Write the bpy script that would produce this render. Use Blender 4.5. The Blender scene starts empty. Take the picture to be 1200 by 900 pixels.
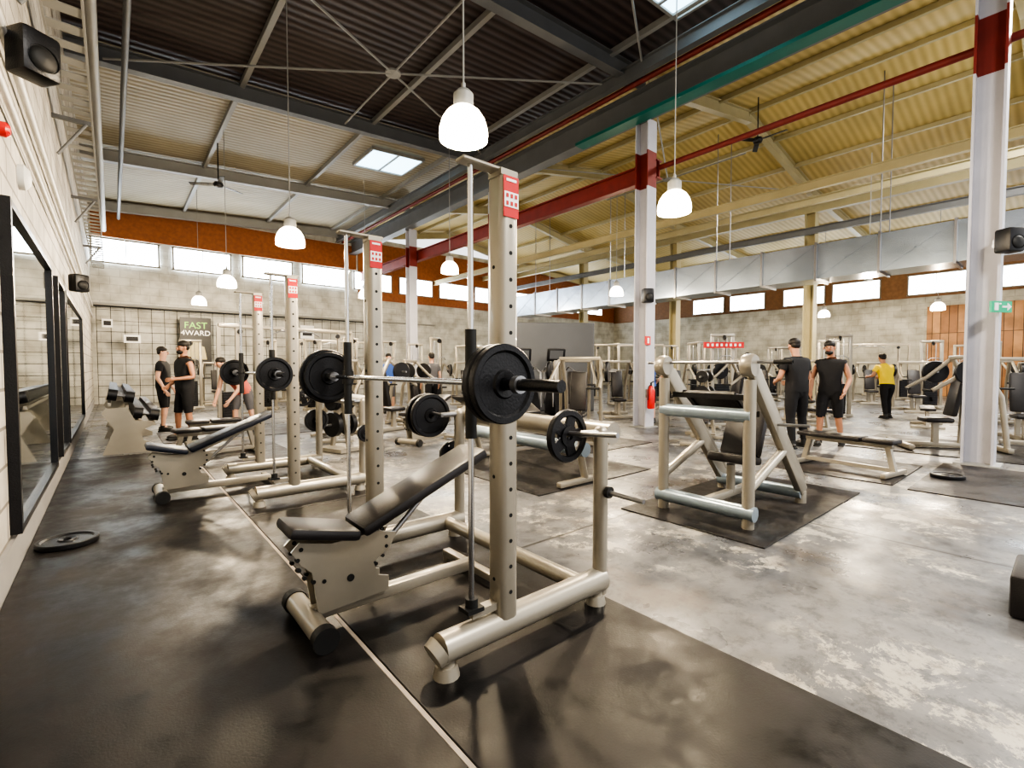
import bpy, bmesh, math, random
from mathutils import Vector, Matrix, Euler
random.seed(4)
SC=bpy.context.scene
COL=SC.collection
pi=math.pi
# ---------------------------------------------------------------- materials
def nn(nt,t,**k):
    n=nt.nodes.new(t)
    for a,b in k.items():
        setattr(n,a,b)
    return n
def M(name,col,rough=.5,metal=0,var=.12,scale=6,bump=0,bscale=60,emit=0,ecol=None,rvar=0,coat=0):
    m=bpy.data.materials.new(name); m.use_nodes=True; nt=m.node_tree
    b=nt.nodes['Principled BSDF']
    tc=nn(nt,'ShaderNodeTexCoord')
    no=nn(nt,'ShaderNodeTexNoise'); no.inputs['Scale'].default_value=scale; no.inputs['Detail'].default_value=4
    nt.links.new(tc.outputs['Object'],no.inputs['Vector'])
    mx=nn(nt,'ShaderNodeMix',data_type='RGBA')
    mx.inputs['A'].default_value=tuple(max(0,c*(1-var)) for c in col)+(1,)
    mx.inputs['B'].default_value=tuple(min(1,c*(1+var)) for c in col)+(1,)
    nt.links.new(no.outputs['Fac'],mx.inputs['Factor'])
    nt.links.new(mx.outputs['Result'],b.inputs['Base Color'])
    b.inputs['Roughness'].default_value=rough; b.inputs['Metallic'].default_value=metal
    if coat: b.inputs['Coat Weight'].default_value=coat
    if emit:
        b.inputs['Emission Color'].default_value=(ecol or col)+(1,); b.inputs['Emission Strength'].default_value=emit
    if bump:
        n2=nn(nt,'ShaderNodeTexNoise'); n2.inputs['Scale'].default_value=bscale
        nt.links.new(tc.outputs['Object'],n2.inputs['Vector'])
        bp=nn(nt,'ShaderNodeBump'); bp.inputs['Strength'].default_value=bump; bp.inputs['Distance'].default_value=.01
        nt.links.new(n2.outputs['Fac'],bp.inputs['Height']); nt.links.new(bp.outputs['Normal'],b.inputs['Normal'])
    return m
def swz(nt,order):
    tc=nn(nt,'ShaderNodeTexCoord'); s=nn(nt,'ShaderNodeSeparateXYZ'); c=nn(nt,'ShaderNodeCombineXYZ')
    nt.links.new(tc.outputs['Object'],s.inputs[0])
    for i,a in enumerate(order):
        nt.links.new(s.outputs[a],c.inputs[i])
    return c.outputs[0]
def Mbrick(name,c1,c2,mortar,order,w=.4,h=.2,rough=.7,msize=.012,bump=.5,off=.5,dirt=.66):
    m=bpy.data.materials.new(name); m.use_nodes=True; nt=m.node_tree; b=nt.nodes['Principled BSDF']
    v=swz(nt,order); br=nn(nt,'ShaderNodeTexBrick'); br.offset=off
    br.inputs['Color1'].default_value=c1+(1,); br.inputs['Color2'].default_value=c2+(1,); br.inputs['Mortar'].default_value=mortar+(1,)
    br.inputs['Scale'].default_value=1; br.inputs['Mortar Size'].default_value=msize
    br.inputs['Brick Width'].default_value=w; br.inputs['Row Height'].default_value=h
    nt.links.new(v,br.inputs['Vector'])
    no=nn(nt,'ShaderNodeTexNoise'); no.inputs['Scale'].default_value=1.7; no.inputs['Detail'].default_value=6
    nt.links.new(v,no.inputs['Vector'])
    mx=nn(nt,'ShaderNodeMix',data_type='RGBA',blend_type='MULTIPLY'); mx.inputs['Factor'].default_value=1
    cr=nn(nt,'ShaderNodeValToRGB'); cr.color_ramp.elements[0].position=.35; cr.color_ramp.elements[0].color=(dirt,dirt*.97,dirt*.93,1); cr.color_ramp.elements[1].position=.6
    nt.links.new(no.outputs['Fac'],cr.inputs['Fac'])
    nt.links.new(br.outputs['Color'],mx.inputs['A']); nt.links.new(cr.outputs['Color'],mx.inputs['B'])
    nt.links.new(mx.outputs['Result'],b.inputs['Base Color']); b.inputs['Roughness'].default_value=rough
    bp=nn(nt,'ShaderNodeBump'); bp.inputs['Strength'].default_value=bump; bp.inputs['Distance'].default_value=.01; bp.invert=True
    nt.links.new(br.outputs['Fac'],bp.inputs['Height']); nt.links.new(bp.outputs['Normal'],b.inputs['Normal'])
    return m
def Mwave(name,c1,c2,axis='Y',period=.3,rough=.6,metal=0,bump=.6):
    m=bpy.data.materials.new(name); m.use_nodes=True; nt=m.node_tree; b=nt.nodes['Principled BSDF']
    tc=nn(nt,'ShaderNodeTexCoord'); w=nn(nt,'ShaderNodeTexWave',bands_direction=axis); w.inputs['Scale'].default_value=.314/period
    nt.links.new(tc.outputs['Object'],w.inputs['Vector'])
    mx=nn(nt,'ShaderNodeMix',data_type='RGBA'); mx.inputs['A'].default_value=c1+(1,); mx.inputs['B'].default_value=c2+(1,)
    nt.links.new(w.outputs['Fac'],mx.inputs['Factor']); 
    no=nn(nt,'ShaderNodeTexNoise'); no.inputs['Scale'].default_value=.6; no.inputs['Detail'].default_value=5; nt.links.new(tc.outputs['Object'],no.inputs['Vector'])
    m2=nn(nt,'ShaderNodeMix',data_type='RGBA',blend_type='MULTIPLY'); m2.inputs['Factor'].default_value=.5
    nt.links.new(mx.outputs['Result'],m2.inputs['A']); nt.links.new(no.outputs['Fac'],m2.inputs['B'])
    nt.links.new(m2.outputs['Result'],b.inputs['Base Color']); b.inputs['Roughness'].default_value=rough; b.inputs['Metallic'].default_value=metal
    bp=nn(nt,'ShaderNodeBump'); bp.inputs['Strength'].default_value=bump; bp.inputs['Distance'].default_value=.03
    nt.links.new(w.outputs['Fac'],bp.inputs['Height']); nt.links.new(bp.outputs['Normal'],b.inputs['Normal'])
    return m
def Mconcrete():
    m=bpy.data.materials.new('worn_concrete'); m.use_nodes=True; nt=m.node_tree; b=nt.nodes['Principled BSDF']; L=nt.links.new
    tc=nn(nt,'ShaderNodeTexCoord'); V=tc.outputs['Object']
    def noise(s,d=6,r=.6,dist=0):
        n=nn(nt,'ShaderNodeTexNoise'); n.inputs['Scale'].default_value=s; n.inputs['Detail'].default_value=d; n.inputs['Roughness'].default_value=r; n.inputs['Distortion'].default_value=dist; L(V,n.inputs['Vector']); return n.outputs['Fac']
    def ramp(f,p0,c0,p1,c1):
        r=nn(nt,'ShaderNodeValToRGB'); e=r.color_ramp.elements; e[0].position=p0; e[0].color=c0+(1,); e[1].position=p1; e[1].color=c1+(1,); L(f,r.inputs['Fac']); return r.outputs['Color']
    def mix(f,a,bb,bt='MIX'):
        x=nn(nt,'ShaderNodeMix',data_type='RGBA',blend_type=bt)
        if isinstance(f,float): x.inputs['Factor'].default_value=f
        else: L(f,x.inputs['Factor'])
        for s,k in ((a,'A'),(bb,'B')):
            if isinstance(s,tuple): x.inputs[k].default_value=s+(1,)
            else: L(s,x.inputs[k])
        return x.outputs['Result']
    base=ramp(noise(.55,9,.7,.4),.40,(.062,.064,.07),.60,(.185,.18,.175))
    patch=ramp(noise(3.2,12,.8,.3),.52,(0,0,0),.54,(1,1,1))
    zone=ramp(noise(.6,3),.48,(0,0,0),.53,(1,1,1))
    pz=mix(1.0,patch,zone,'MULTIPLY')
    c=mix(pz,base,(.37,.34,.28))
    brn=ramp(noise(.9,7,.7),.52,(0,0,0),.62,(.85,.85,.85)); c=mix(brn,c,mix(.6,c,(.085,.06,.04)))
    dk=ramp(noise(7,10,.8),.42,(.35,.35,.37),.5,(1,1,1))
    c=mix(.65,c,dk,'MULTIPLY')
    br=nn(nt,'ShaderNodeTexBrick'); br.offset=0; br.inputs['Scale'].default_value=1; br.inputs['Brick Width'].default_value=2.6; br.inputs['Row Height'].default_value=3.1; br.inputs['Mortar Size'].default_value=.014
    br.inputs['Color1'].default_value=(1,1,1,1); br.inputs['Color2'].default_value=(.80,.82,.87,1); br.inputs['Mortar'].default_value=(.25,.24,.23,1)
    # slightly wandering joint lines
    nd=nn(nt,'ShaderNodeTexNoise'); nd.inputs['Scale'].default_value=3; nd.inputs['Detail'].default_value=5; L(V,nd.inputs['Vector'])
    va=nn(nt,'ShaderNodeVectorMath',operation='MULTIPLY_ADD'); va.inputs[1].default_value=(.05,.05,0); L(nd.outputs['Color'],va.inputs[0]); L(V,va.inputs[2])
    mp=nn(nt,'ShaderNodeMapping'); mp.inputs['Location'].default_value=(.4,.35,0); L(va.outputs[0],mp.inputs['Vector']); L(mp.outputs[0],br.inputs['Vector'])
    c=mix(1.0,c,br.outputs['Color'],'MULTIPLY')
    L(c,b.inputs['Base Color'])
    r=ramp(noise(1.2,5),.35,(.22,)*3,.65,(.55,)*3); L(r,b.inputs['Roughness'])
    return m
def Mrubber(name='rubber_mat',k=1.0):
    m=bpy.data.materials.new(name); m.use_nodes=True; nt=m.node_tree; b=nt.nodes['Principled BSDF']; L=nt.links.new
    tc=nn(nt,'ShaderNodeTexCoord'); V=tc.outputs['Object']
    n=nn(nt,'ShaderNodeTexNoise'); n.inputs['Scale'].default_value=1.6; n.inputs['Detail'].default_value=10; n.inputs['Roughness'].default_value=.75; L(V,n.inputs['Vector'])
    r=nn(nt,'ShaderNodeValToRGB'); e=r.color_ramp.elements; e[0].position=.42; e[0].color=(.004*k,.0038*k,.004*k,1); e[1].position=.66; e[1].color=(.028*k,.0235*k,.022*k,1); L(n.outputs['Fac'],r.inputs['Fac'])
    n2=nn(nt,'ShaderNodeTexNoise'); n2.inputs['Scale'].default_value=110; L(V,n2.inputs['Vector'])
    L(r.outputs['Color'],b.inputs['Base Color'])
    b.inputs['Specular IOR Level'].default_value=.3
    r2=nn(nt,'ShaderNodeMapRange'); r2.inputs['From Min'].default_value=.4; r2.inputs['From Max'].default_value=.6; r2.inputs['To Min'].default_value=.34; r2.inputs['To Max'].default_value=.64; L(n.outputs['Fac'],r2.inputs['Value']); L(r2.outputs[0],b.inputs['Roughness'])
    bp=nn(nt,'ShaderNodeBump'); bp.inputs['Strength'].default_value=.2; bp.inputs['Distance'].default_value=.003; L(n2.outputs['Fac'],bp.inputs['Height']); L(bp.outputs['Normal'],b.inputs['Normal'])
    return m
SILVER=M('silver_paint',(.34,.31,.255),.34,.45,.12,5,coat=.15)
SILVER2=M('bluish_silver_paint',(.27,.33,.38),.3,.45,.1,5,coat=.15)
CHROME=M('chrome_steel',(.65,.65,.65),.15,1,.05)
STEEL=M('worn_steel',(.34,.34,.35),.32,.9,.15,20)
BLACK=M('black_cast_iron',(.010,.010,.012),.38,.2,.2,20,.2,90)
RUBB=M('black_rubber',(.010,.010,.010),.6,0,.2,15)
PAD=M('black_leatherette',(.016,.014,.015),.42,0,.2,10,.15,140)
PADB=M('black_leatherette_window_tint',(.012,.015,.026),.38,0,.2,10,.15,140)  # black padding with the bluish window reflection painted into its colour
HOLE=M('dark_hole',(.01,.01,.01),.8)
RED=M('red_enamel',(.55,.015,.015),.35)
REDB=M('oxide_red_paint',(.17,.020,.015),.55,0,.35,4)
WHITE=M('white_paint',(.62,.62,.60),.5)
COLW=M('column_white_paint',(.42,.42,.465),.5,0,.2,2)
GREYS=M('grey_steel_beam',(.15,.155,.16),.5,.2,.2,2)
GREYL=M('light_grey_beam',(.30,.30,.285),.5,.1,.15,2)
TEAL=M('teal_paint',(.006,.13,.105),.45,0,.25,3)
CREAM=M('cream_beam_paint',(.42,.37,.22),.5,0,.15,2)
DUCT=M('galvanised_duct',(.42,.49,.58),.27,.85,.35,1.2,.25,3)
GREYP=M('grey_panel_paint',(.10,.105,.115),.55,0,.08,2)
OSB=M('orange_osb_board',(.27,.088,.026),.6,0,.4,7)
OSBD=M('dull_brown_board',(.20,.10,.045),.6,0,.35,7)
GREEN=M('sign_green',(.0,.30,.15),.5,0,.05,emit=.25)
PWHITE=M('sign_white',(.85,.85,.85),.5,0,.02)
PGREEN=M('poster_green',(.25,.6,.08),.5,0,.05)
PBLACK=M('poster_black',(.015,.015,.015),.5,0,.3)
WINF=M('window_frame_grey',(.25,.23,.20),.5)
GLOW=M('bright_window_glass',(.85,.93,1.0),.4,0,.03,emit=9.0)
SKYG=M('skylight_glass',(.50,.80,1.0),.4,0,.1,2,emit=1.9,ecol=(.55,.82,1.0))
SHADE=M('opal_glass_shade',(.95,.9,.8),.3,0,.02,emit=4.5,ecol=(1.0,.86,.64))
BULB=M('lamp_bulb',(1,.95,.85),.3,0,.02,emit=80,ecol=(1.0,.9,.7))
MIR=M('mirror_glass',(.74,.79,.80),.03,1,.01)
WOOD=Mbrick('wood_planks',(.50,.26,.11),(.28,.12,.045),(.06,.03,.015),(1,2,0),.30,3.0,.5,.014,.4,0)
BLOCK=Mbrick('painted_block_wall',(.56,.53,.47),(.47,.445,.395),(.22,.20,.17),(1,2,0),.5,.25,dirt=.6)
BLOCKB=Mbrick('back_wall_block',(.58,.58,.54),(.53,.53,.49),(.44,.44,.41),(0,2,1),.6,.3)
BLOCKR=Mbrick('right_wall_block',(.55,.54,.48),(.52,.51,.45),(.42,.41,.36),(1,2,0),.6,.3)
CEILD=Mwave('dark_corrugated_roof',(.040,.026,.026),(.10,.070,.066),'Y',.2)
CEILL=Mwave('cream_corrugated_roof',(.40,.355,.26),(.58,.52,.39),'Y',.18,bump=.4)
CEILY=Mwave('yellow_corrugated_roof',(.60,.46,.18),(.76,.60,.26),'Y',.2,bump=.25)
CONC=Mconcrete(); MAT=Mrubber(); MAT2=Mrubber('rubber_mat_dusty',1.7)
SKIN=M('skin',(.42,.21,.13),.5,0,.1,10); SKIN2=M('fair_skin',(.55,.32,.23),.5,0,.1,10)
HAIR=M('dark_hair',(.012,.009,.007),.6); LIPS=M('lips',(.35,.12,.10),.5)
CBLK=M('black_cloth',(.008,.008,.010),.85,0,.3,12); CYEL=M('yellow_cloth',(.80,.60,.02),.8); CBLU=M('blue_cloth',(.04,.10,.35),.8); CWHT=M('white_cloth',(.65,.65,.65),.8); CGRY=M('grey_cloth',(.08,.08,.09),.8); CPNK=M('coral_cloth',(.5,.12,.09),.8)
SHOE=M('shoe_black',(.02,.02,.02),.5); EYE=M('eye_dark',(.02,.015,.01),.2)
# ---------------------------------------------------------------- geometry primitives -> (verts,faces)
def frame(d):
    d=d.normalized(); a=Vector((0,0,1)) if abs(d.z)<.9 else Vector((1,0,0))
    u=d.cross(a).normalized(); v=d.cross(u).normalized(); return u,v
def tube(p0,p1,r,r1=None,n=16):
    p0=Vector(p0);p1=Vector(p1); r1=r if r1 is None else r1; u,v=frame(p1-p0); V=[];F=[]
    for p,rr in ((p0,r),(p1,r1)):
        for i in range(n):
            a=2*pi*i/n; V.append(p+u*math.cos(a)*rr+v*math.sin(a)*rr)
    for i in range(n):
        j=(i+1)%n; F.append((i,j,n+j,n+i))
    F.append(tuple(range(n-1,-1,-1))); F.append(tuple(range(n,2*n))); return V,F
def path(pts,r,n=12):
    pts=[Vector(p) for p in pts]; V=[];F=[]; u=None
    for k,p in enumerate(pts):
        t=(pts[min(k+1,len(pts)-1)]-pts[max(k-1,0)]).normalized()
        if u is None: u,v=frame(t)
        else:
            u=(u-t*u.dot(t)).normalized()
        v=t.cross(u)
        for i in range(n):
            a=2*pi*i/n; V.append(p+u*math.cos(a)*r+v*math.sin(a)*r)
    for k in range(len(pts)-1):
        for i in range(n):
            j=(i+1)%n; F.append((k*n+i,k*n+j,(k+1)*n+j,(k+1)*n+i))
    F.append(tuple(range(n-1,-1,-1))); m=(len(pts)-1)*n; F.append(tuple(range(m,m+n))); return V,F
def box(c,s,rot=(0,0,0),b=0,seg=2):
    bm=bmesh.new(); bmesh.ops.create_cube(bm,size=1)
    for v in bm.verts: v.co=Vector((v.co.x*s[0],v.co.y*s[1],v.co.z*s[2]))
    if b: bmesh.ops.bevel(bm,geom=bm.edges[:],offset=b,segments=seg,affect='EDGES',profile=.5)
    R=Euler(rot).to_matrix(); C=Vector(c); bm.verts.index_update()
    V=[R@v.co+C for v in bm.verts]; F=[tuple(v.index for v in f.verts) for f in bm.faces]; bm.free(); return V,F
def beam(p0,p1,w,h,b=0):
    p0=Vector(p0);p1=Vector(p1); d=p1-p0; L=d.length; t=d.normalized()
    up=Vector((0,0,1)) if abs(t.z)<.95 else Vector((1,0,0)); s=t.cross(up).normalized(); up=s.cross(t)
    V,F=box((0,0,0),(L,w,h),(0,0,0),b); c=(p0+p1)/2
    return [c+t*v.x+s*v.y+up*v.z for v in V],F
def ibeam(p0,p1,w,h,tk=.02):
    p0=Vector(p0);p1=Vector(p1); t=(p1-p0).normalized(); up=Vector((0,0,1)) if abs(t.z)<.95 else Vector((1,0,0)); s=t.cross(up).normalized(); up=s.cross(t)
    W=w/2;H=h/2;k=tk/2
    P=[(-W,-H),(W,-H),(W,-H+tk),(k,-H+tk),(k,H-tk),(W,H-tk),(W,H),(-W,H),(-W,H-tk),(-k,H-tk),(-k,-H+tk),(-W,-H+tk)]
    V=[p0+s*a+up*b_ for a,b_ in P]+[p1+s*a+up*b_ for a,b_ in P]; n=12
    F=[(i,(i+1)%n,n+(i+1)%n,n+i) for i in range(n)]
    for o in (0,n):
        F+= [(o,o+1,o+2,o+3,o+10,o+11),(o+3,o+4,o+9,o+10),(o+4,o+5,o+6,o+7,o+8,o+9)]
    return V,F
def lathe(prof,c=(0,0,0),axis='z',n=28):
    V=[];F=[];c=Vector(c)
    for r,z in prof:
        for i in range(n):
            a=2*pi*i/n; x,y=r*math.cos(a),r*math.sin(a)
            V.append(c+(Vector((x,y,z)) if axis=='z' else Vector((x,z,y)) if axis=='y' else Vector((z,x,y))))
    for k in range(len(prof)-1):
        for i in range(n):
            j=(i+1)%n; F.append((k*n+i,k*n+j,(k+1)*n+j,(k+1)*n+i))
    return V,F
def ext(poly,c,tk,plane='xz'):
    c=Vector(c);V=[]
    for s in (-tk/2,tk/2):
        for a,b in poly:
            V.append(c+(Vector((a,s,b)) if plane=='xz' else Vector((s,a,b)) if plane=='yz' else Vector((a,b,s))))
    n=len(poly); F=[(i,(i+1)%n,n+(i+1)%n,n+i) for i in range(n)]; F.append(tuple(range(n-1,-1,-1)));F.append(tuple(range(n,2*n))); return V,F
def ball(c,r,nu=14,nv=9):
    if not hasattr(r,'__len__'): r=(r,r,r)
    V=[];F=[];c=Vector(c)
    for k in range(nv+1):
        t=pi*k/nv
        for i in range(nu):
            a=2*pi*i/nu; V.append(c+Vector((r[0]*math.sin(t)*math.cos(a),r[1]*math.sin(t)*math.sin(a),r[2]*math.cos(t))))
    for k in range(nv):
        for i in range(nu):
            j=(i+1)%nu; F.append((k*nu+i,k*nu+j,(k+1)*nu+j,(k+1)*nu+i))
    return V,F
def mesh(name,groups,sharp=35):
    me=bpy.data.meshes.new(name); V=[];F=[];MI=[]
    for gi,(mt,gs) in enumerate(groups):
        me.materials.append(mt)
        for gv,gf in gs:
            o=len(V); V+= [tuple(v) for v in gv]; F+=[tuple(i+o for i in f) for f in gf]; MI+=[gi]*len(gf)
    me.from_pydata(V,[],F); me.polygons.foreach_set('material_index',MI)
    bm=bmesh.new(); bm.from_mesh(me)
    bmesh.ops.recalc_face_normals(bm,faces=bm.faces); bm.to_mesh(me); bm.free()
    me.polygons.foreach_set('use_smooth',[True]*len(me.polygons)); me.set_sharp_from_angle(angle=math.radians(sharp)); me.update(); return me
def fix(mt,geoms):
    return mt if geoms is None else [(mt,geoms)]
def part(parent,name,mt,geoms=None,label=None,loc=None):
    if isinstance(geoms,str): label=geoms; geoms=None
    o=bpy.data.objects.new(name,mesh(name,fix(mt,geoms))); COL.objects.link(o); o.parent=parent
    if loc: o.location=loc
    if label: o['label']=label
    return o
def parts(parent,name,mt,geoms):
    for g in geoms: part(parent,name,mt,[g])
def meta(o,label,cat,group=None,kind=None):
    if label: o['label']=label
    if cat: o['category']=cat
    if group: o['group']=group
    if kind: o['kind']=kind
def thing(name,label,cat,loc=(0,0,0),rz=0,group=None):
    o=bpy.data.objects.new(name,None); o.empty_display_size=.1; COL.objects.link(o); o.location=loc; o.rotation_euler=(0,0,math.radians(rz)); meta(o,label,cat,group); return o
def solo(name,label,cat,mt,geoms=None,loc=(0,0,0),rot=(0,0,0),group=None,kind=None):
    o=bpy.data.objects.new(name,mesh(name,fix(mt,geoms))); COL.objects.link(o); o.location=loc; o.rotation_euler=rot; meta(o,label,cat,group,kind); return o
def struct(name,mt,geoms=None,label=None):
    return solo(name,label,None,mt,geoms,kind='structure')
def dup(root,loc,rz=None,label=None,rot=None,scale=None,group=None):
    n=root.copy(); COL.objects.link(n); n.location=loc
    if rz is not None: n.rotation_euler=(0,0,math.radians(rz))
    if rot is not None: n.rotation_euler=rot
    if scale: n.scale=(scale,)*3
    if label: n['label']=label
    if group: n['group']=group
    def rec(a,b):
        for c in list(a.children):
            k=c.copy(); COL.objects.link(k); k.parent=b; rec(c,k)
    rec(root,n); return n
def text(parent,name,s,size,mt,loc,rot,ext_=.002):
    cu=bpy.data.curves.new('t','FONT'); cu.body=s; cu.size=size; cu.extrude=ext_; cu.align_x='CENTER'; cu.align_y='CENTER'
    o=bpy.data.objects.new('t',cu); COL.objects.link(o); dg=bpy.context.evaluated_depsgraph_get()
    me=bpy.data.meshes.new_from_object(o.evaluated_get(dg)); bpy.data.objects.remove(o)
    me.materials.clear(); me.materials.append(mt)
    k=bpy.data.objects.new(name,me); COL.objects.link(k); k.parent=parent; k.location=loc; k.rotation_euler=rot; return k
# ---------------------------------------------------------------- shell
XL,XR,YB,YF=-.55,30.3,23.5,-7
struct('floor',CONC,[box(((XL+XR)/2,(YB+YF)/2,-.05),(XR-XL+.6,YB-YF+.6,.1))])
struct('wall_left',BLOCK,[box((XL-.1,(YB+YF)/2,3.8),(.2,YB-YF,7.6))])
struct('wall_back',BLOCKB,[box(((XL+XR)/2,YB+.1,4),(XR-XL+.4,.2,8))])
struct('wall_right',BLOCKR,[box((XR+.1,(YB+YF)/2,3.8),(.2,YB-YF,7.6))])
RZ=[(XL,7.55),(9.5,8.15),(14.75,9.1),(20,8.15),(XR,7.45)]
def roof(i,y0,y1):
    (x0,z0),(x1,z1)=RZ[i],RZ[i+1]; t=.1
    V=[(x0,y0,z0),(x1,y0,z1),(x1,y1,z1),(x0,y1,z0),(x0,y0,z0+t),(x1,y0,z1+t),(x1,y1,z1+t),(x0,y1,z0+t)]
    return [Vector(v) for v in V],[(0,3,2,1),(4,5,6,7),(0,1,5,4),(2,3,7,6),(1,2,6,5),(0,4,7,3)]
struct('ceiling',CEILD,[roof(0,YF,12.1)])
struct('ceiling.001',CEILL,[roof(0,12.1,YB)])
struct('ceiling.002',CEILY,[roof(1,YF,YB),roof(2,YF,YB)])
struct('ceiling.003',CEILY,[roof(3,YF,YB)])
struct('trim_1',OSB,[box((4.5,YB-.03,6.85),(10,.05,1.15)),box((19.9,YB-.03,6.3),(20.6,.05,2.9))],'orange board cladding band')
struct('trim_2',OSBD,[box((XR-.03,(YB+YF)/2,5.45),(.05,YB-YF,1.3))],'dull brown board cladding band')
struct('trim_3',WOOD,[box((XR-.05,.6,2.15),(.1,8.2,4.3))],'brown vertical wooden plank cladding')
struct('baseboard_left',M('grey_base_paint',(.28,.27,.26),.6),[box((XL+.012,8,.12),(.024,30,.24))])
wn=1
def window(c,w,h,ax):
    global wn
    if ax=='x':
        p=[box((c[0],c[1],c[2]),(w,.03,h))]
        f=[box((c[0],c[1]-.02,c[2]+s*h/2),(w+.1,.07,.06)) for s in(-1,1)]+[box((c[0]+s*w/2,c[1]-.02,c[2]),(.06,.07,h)) for s in(-1,1)]+[box((c[0],c[1]-.02,c[2]),(.03,.05,h))]
    else:
        p=[box((c[0],c[1],c[2]),(.03,w,h))]
        f=[box((c[0]-.02,c[1],c[2]+s*h/2),(.07,w+.1,.06)) for s in(-1,1)]+[box((c[0]-.02,c[1]+s*w/2,c[2]),(.07,.06,h)) for s in(-1,1)]+[box((c[0]-.02,c[1],c[2]),(.05,.03,h))]
    struct('window_%d'%wn,[(GLOW,p),(WINF,f)]); wn+=1
for i in range(12):
    window((.5+i*2.47,YB-.07,5.75),2.0,.88,'x')
for y in (15.75,13.25,10.1,7.62,4.4,1.15):
    window((XR-.07,y,5.4),2.1,.95,'y')
# skylights
for (x,y,w,l) in ((6.9,14.3,1.7,1.5),(7.7,4.4,1.3,1.3),(14,-2,2,3)):
    z=7.55+.6*(x-XL)/10.05 if x<9.5 else 8.9
    a=-math.atan(.6/10.05) if x<9.5 else -math.atan(.95/5.25)
    struct('window_%d'%wn,[(SKYG,[box((x,y,z-.06),(w,l,.04),(0,a,0))]),(GREYL,[box((x+s*w/2,y,z-.06+s*math.tan(-a)*w/2),(.06,l,.1),(0,a,0)) for s in(-1,0,1)]+[box((x,y+s*l/2,z-.07),(w,.06,.1),(0,a,0)) for s in(-1,1)])]); wn+=1
# columns
FY=[.87,6.5,12.1,17.7,23.2]
def Hprof(w,t=.03):
    W=w/2;k=t/2
    return [(-W,-W),(W,-W),(W,-W+t),(k,-W+t),(k,W-t),(W,W-t),(W,W),(-W,W),(-W,W-t),(-k,W-t),(-k,-W+t),(-W,-W+t)]
def column(x,y,w,ztop,mt,red,label):
    t=thing('steel_column',label,'column',(x,y,0),0,'steel support columns')
    def seg(z0,z1):
        P=Hprof(w); V=[Vector((a,b,z0)) for a,b in P]+[Vector((a,b,z1)) for a,b in P]; n=12
        F=[(i,(i+1)%n,n+(i+1)%n,n+i) for i in range(n)]
        for o in(0,n): F+=[(o,o+1,o+2,o+3,o+10,o+11),(o+3,o+4,o+9,o+10),(o+4,o+5,o+6,o+7,o+8,o+9)]
        return V,F
    if red: part(t,'column_shaft',[(mt,[seg(0,5.5),seg(6.3,ztop)]),(REDB,[seg(5.5,6.3)])])
    else: part(t,'column_shaft',mt,[seg(0,ztop)])
    part(t,'base_plate',GREYL,[box((0,0,.012),(w+.14,w+.14,.024))])
    return t
for y in FY[:4]:
    column(9.5,y,.34,7.0,COLW,True,'white painted steel H column with red painted band')
    if y>1: column(20.1,y,.36,7.1,CREAM,False,'cream painted steel H column')
# beams
def bobj(label,mt,geoms,name='roof_beam',group='steel roof beams'): return solo(name,label,'beam',mt,geoms,group=group)
for y in [-4.7]+FY:
    bobj('grey steel rafter under the corrugated roof',GREYL if y>12.2 else GREYS,[ibeam((XL,y,7.3),(9.45,y,7.9),.2,.34)])
    bobj('cream steel gable rafter under the yellow roof',CREAM,[ibeam((9.6,y,7.92),(14.75,y,8.85),.18,.34),ibeam((14.75,y,8.85),(20,y,7.92),.18,.34)])
    bobj('cream steel rafter under the yellow roof',CREAM,[ibeam((20.1,y,7.92),(XR,y,7.22),.18,.34)])
for x in (2.35,5.4,8.2):
    z=7.55+.6*(x-XL)/10.05-.07
    bobj('light grey roof purlin under corrugated sheets',GREYL,[beam((x,YF,z),(x,YB,z),.1,.12)],'roof_purlin','roof purlins')
for x in (11.2,12.9,14.75,16.5,18.3,22.5,25,27.6):
    z=(8.15+.95*(x-9.5)/5.25) if x<=14.75 else (9.1-.95*(x-14.75)/5.25) if x<20 else 8.15-.7*(x-20)/10.3
    bobj('cream roof purlin under yellow sheets',CREAM,[beam((x,YF,z-.08),(x,YB,z-.08),.09,.13)],'roof_purlin','roof purlins')
bobj('wide grey girder running over the columns',GREYS,[ibeam((9.3,YF,7.3),(9.3,YB,7.3),.34,.62,.04)],'roof_girder','main girders')
bobj('teal painted girder flange plate',TEAL,[beam((9.12,-6,6.94),(9.12,8.2,6.94),.3,.07)],'girder_flange_plate','main girders')
bobj('slim grey upper steel girder',GREYS,[ibeam((8.55,YF,7.62),(8.55,YB,7.62),.16,.28)],'roof_girder','main girders')
bobj('brownish red pipe beside the grey girder',REDB,[tube((8.85,YF,7.55),(8.85,YB,7.55),.06)],'red_pipe','red beams')
bobj('oxide red steel beam spanning between columns',REDB,[ibeam((9.75,6.3,5.95),(9.75,YB,5.95),.2,.42,.03)],'red_beam','red beams')
bobj('thin red pipe running to the columns',REDB,[tube((9.78,-6,6.05),(9.78,6.3,6.0),.06)],'red_pipe','red beams')
bobj('cream eaves girder over cream columns',CREAM,[ibeam((20.05,YF,7.3),(20.05,YB,7.3),.24,.4,.03)],'roof_girder','main girders')
bobj('cream horizontal rail beam under the roof',CREAM,[ibeam((14,YF,6.1),(14,YB,6.1),.14,.24,.02)],'roof_girder','main girders')
bobj('cream horizontal rail beam under the roof',CREAM,[ibeam((17.4,YF,6.75),(17.4,YB,6.75),.14,.24,.02)],'roof_girder','main girders')
bobj('dark horizontal rail beam under the roof',GREYS,[ibeam((19.4,YF,6.3),(19.4,YB,6.3),.14,.24,.02)],'roof_girder','main girders')
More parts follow.
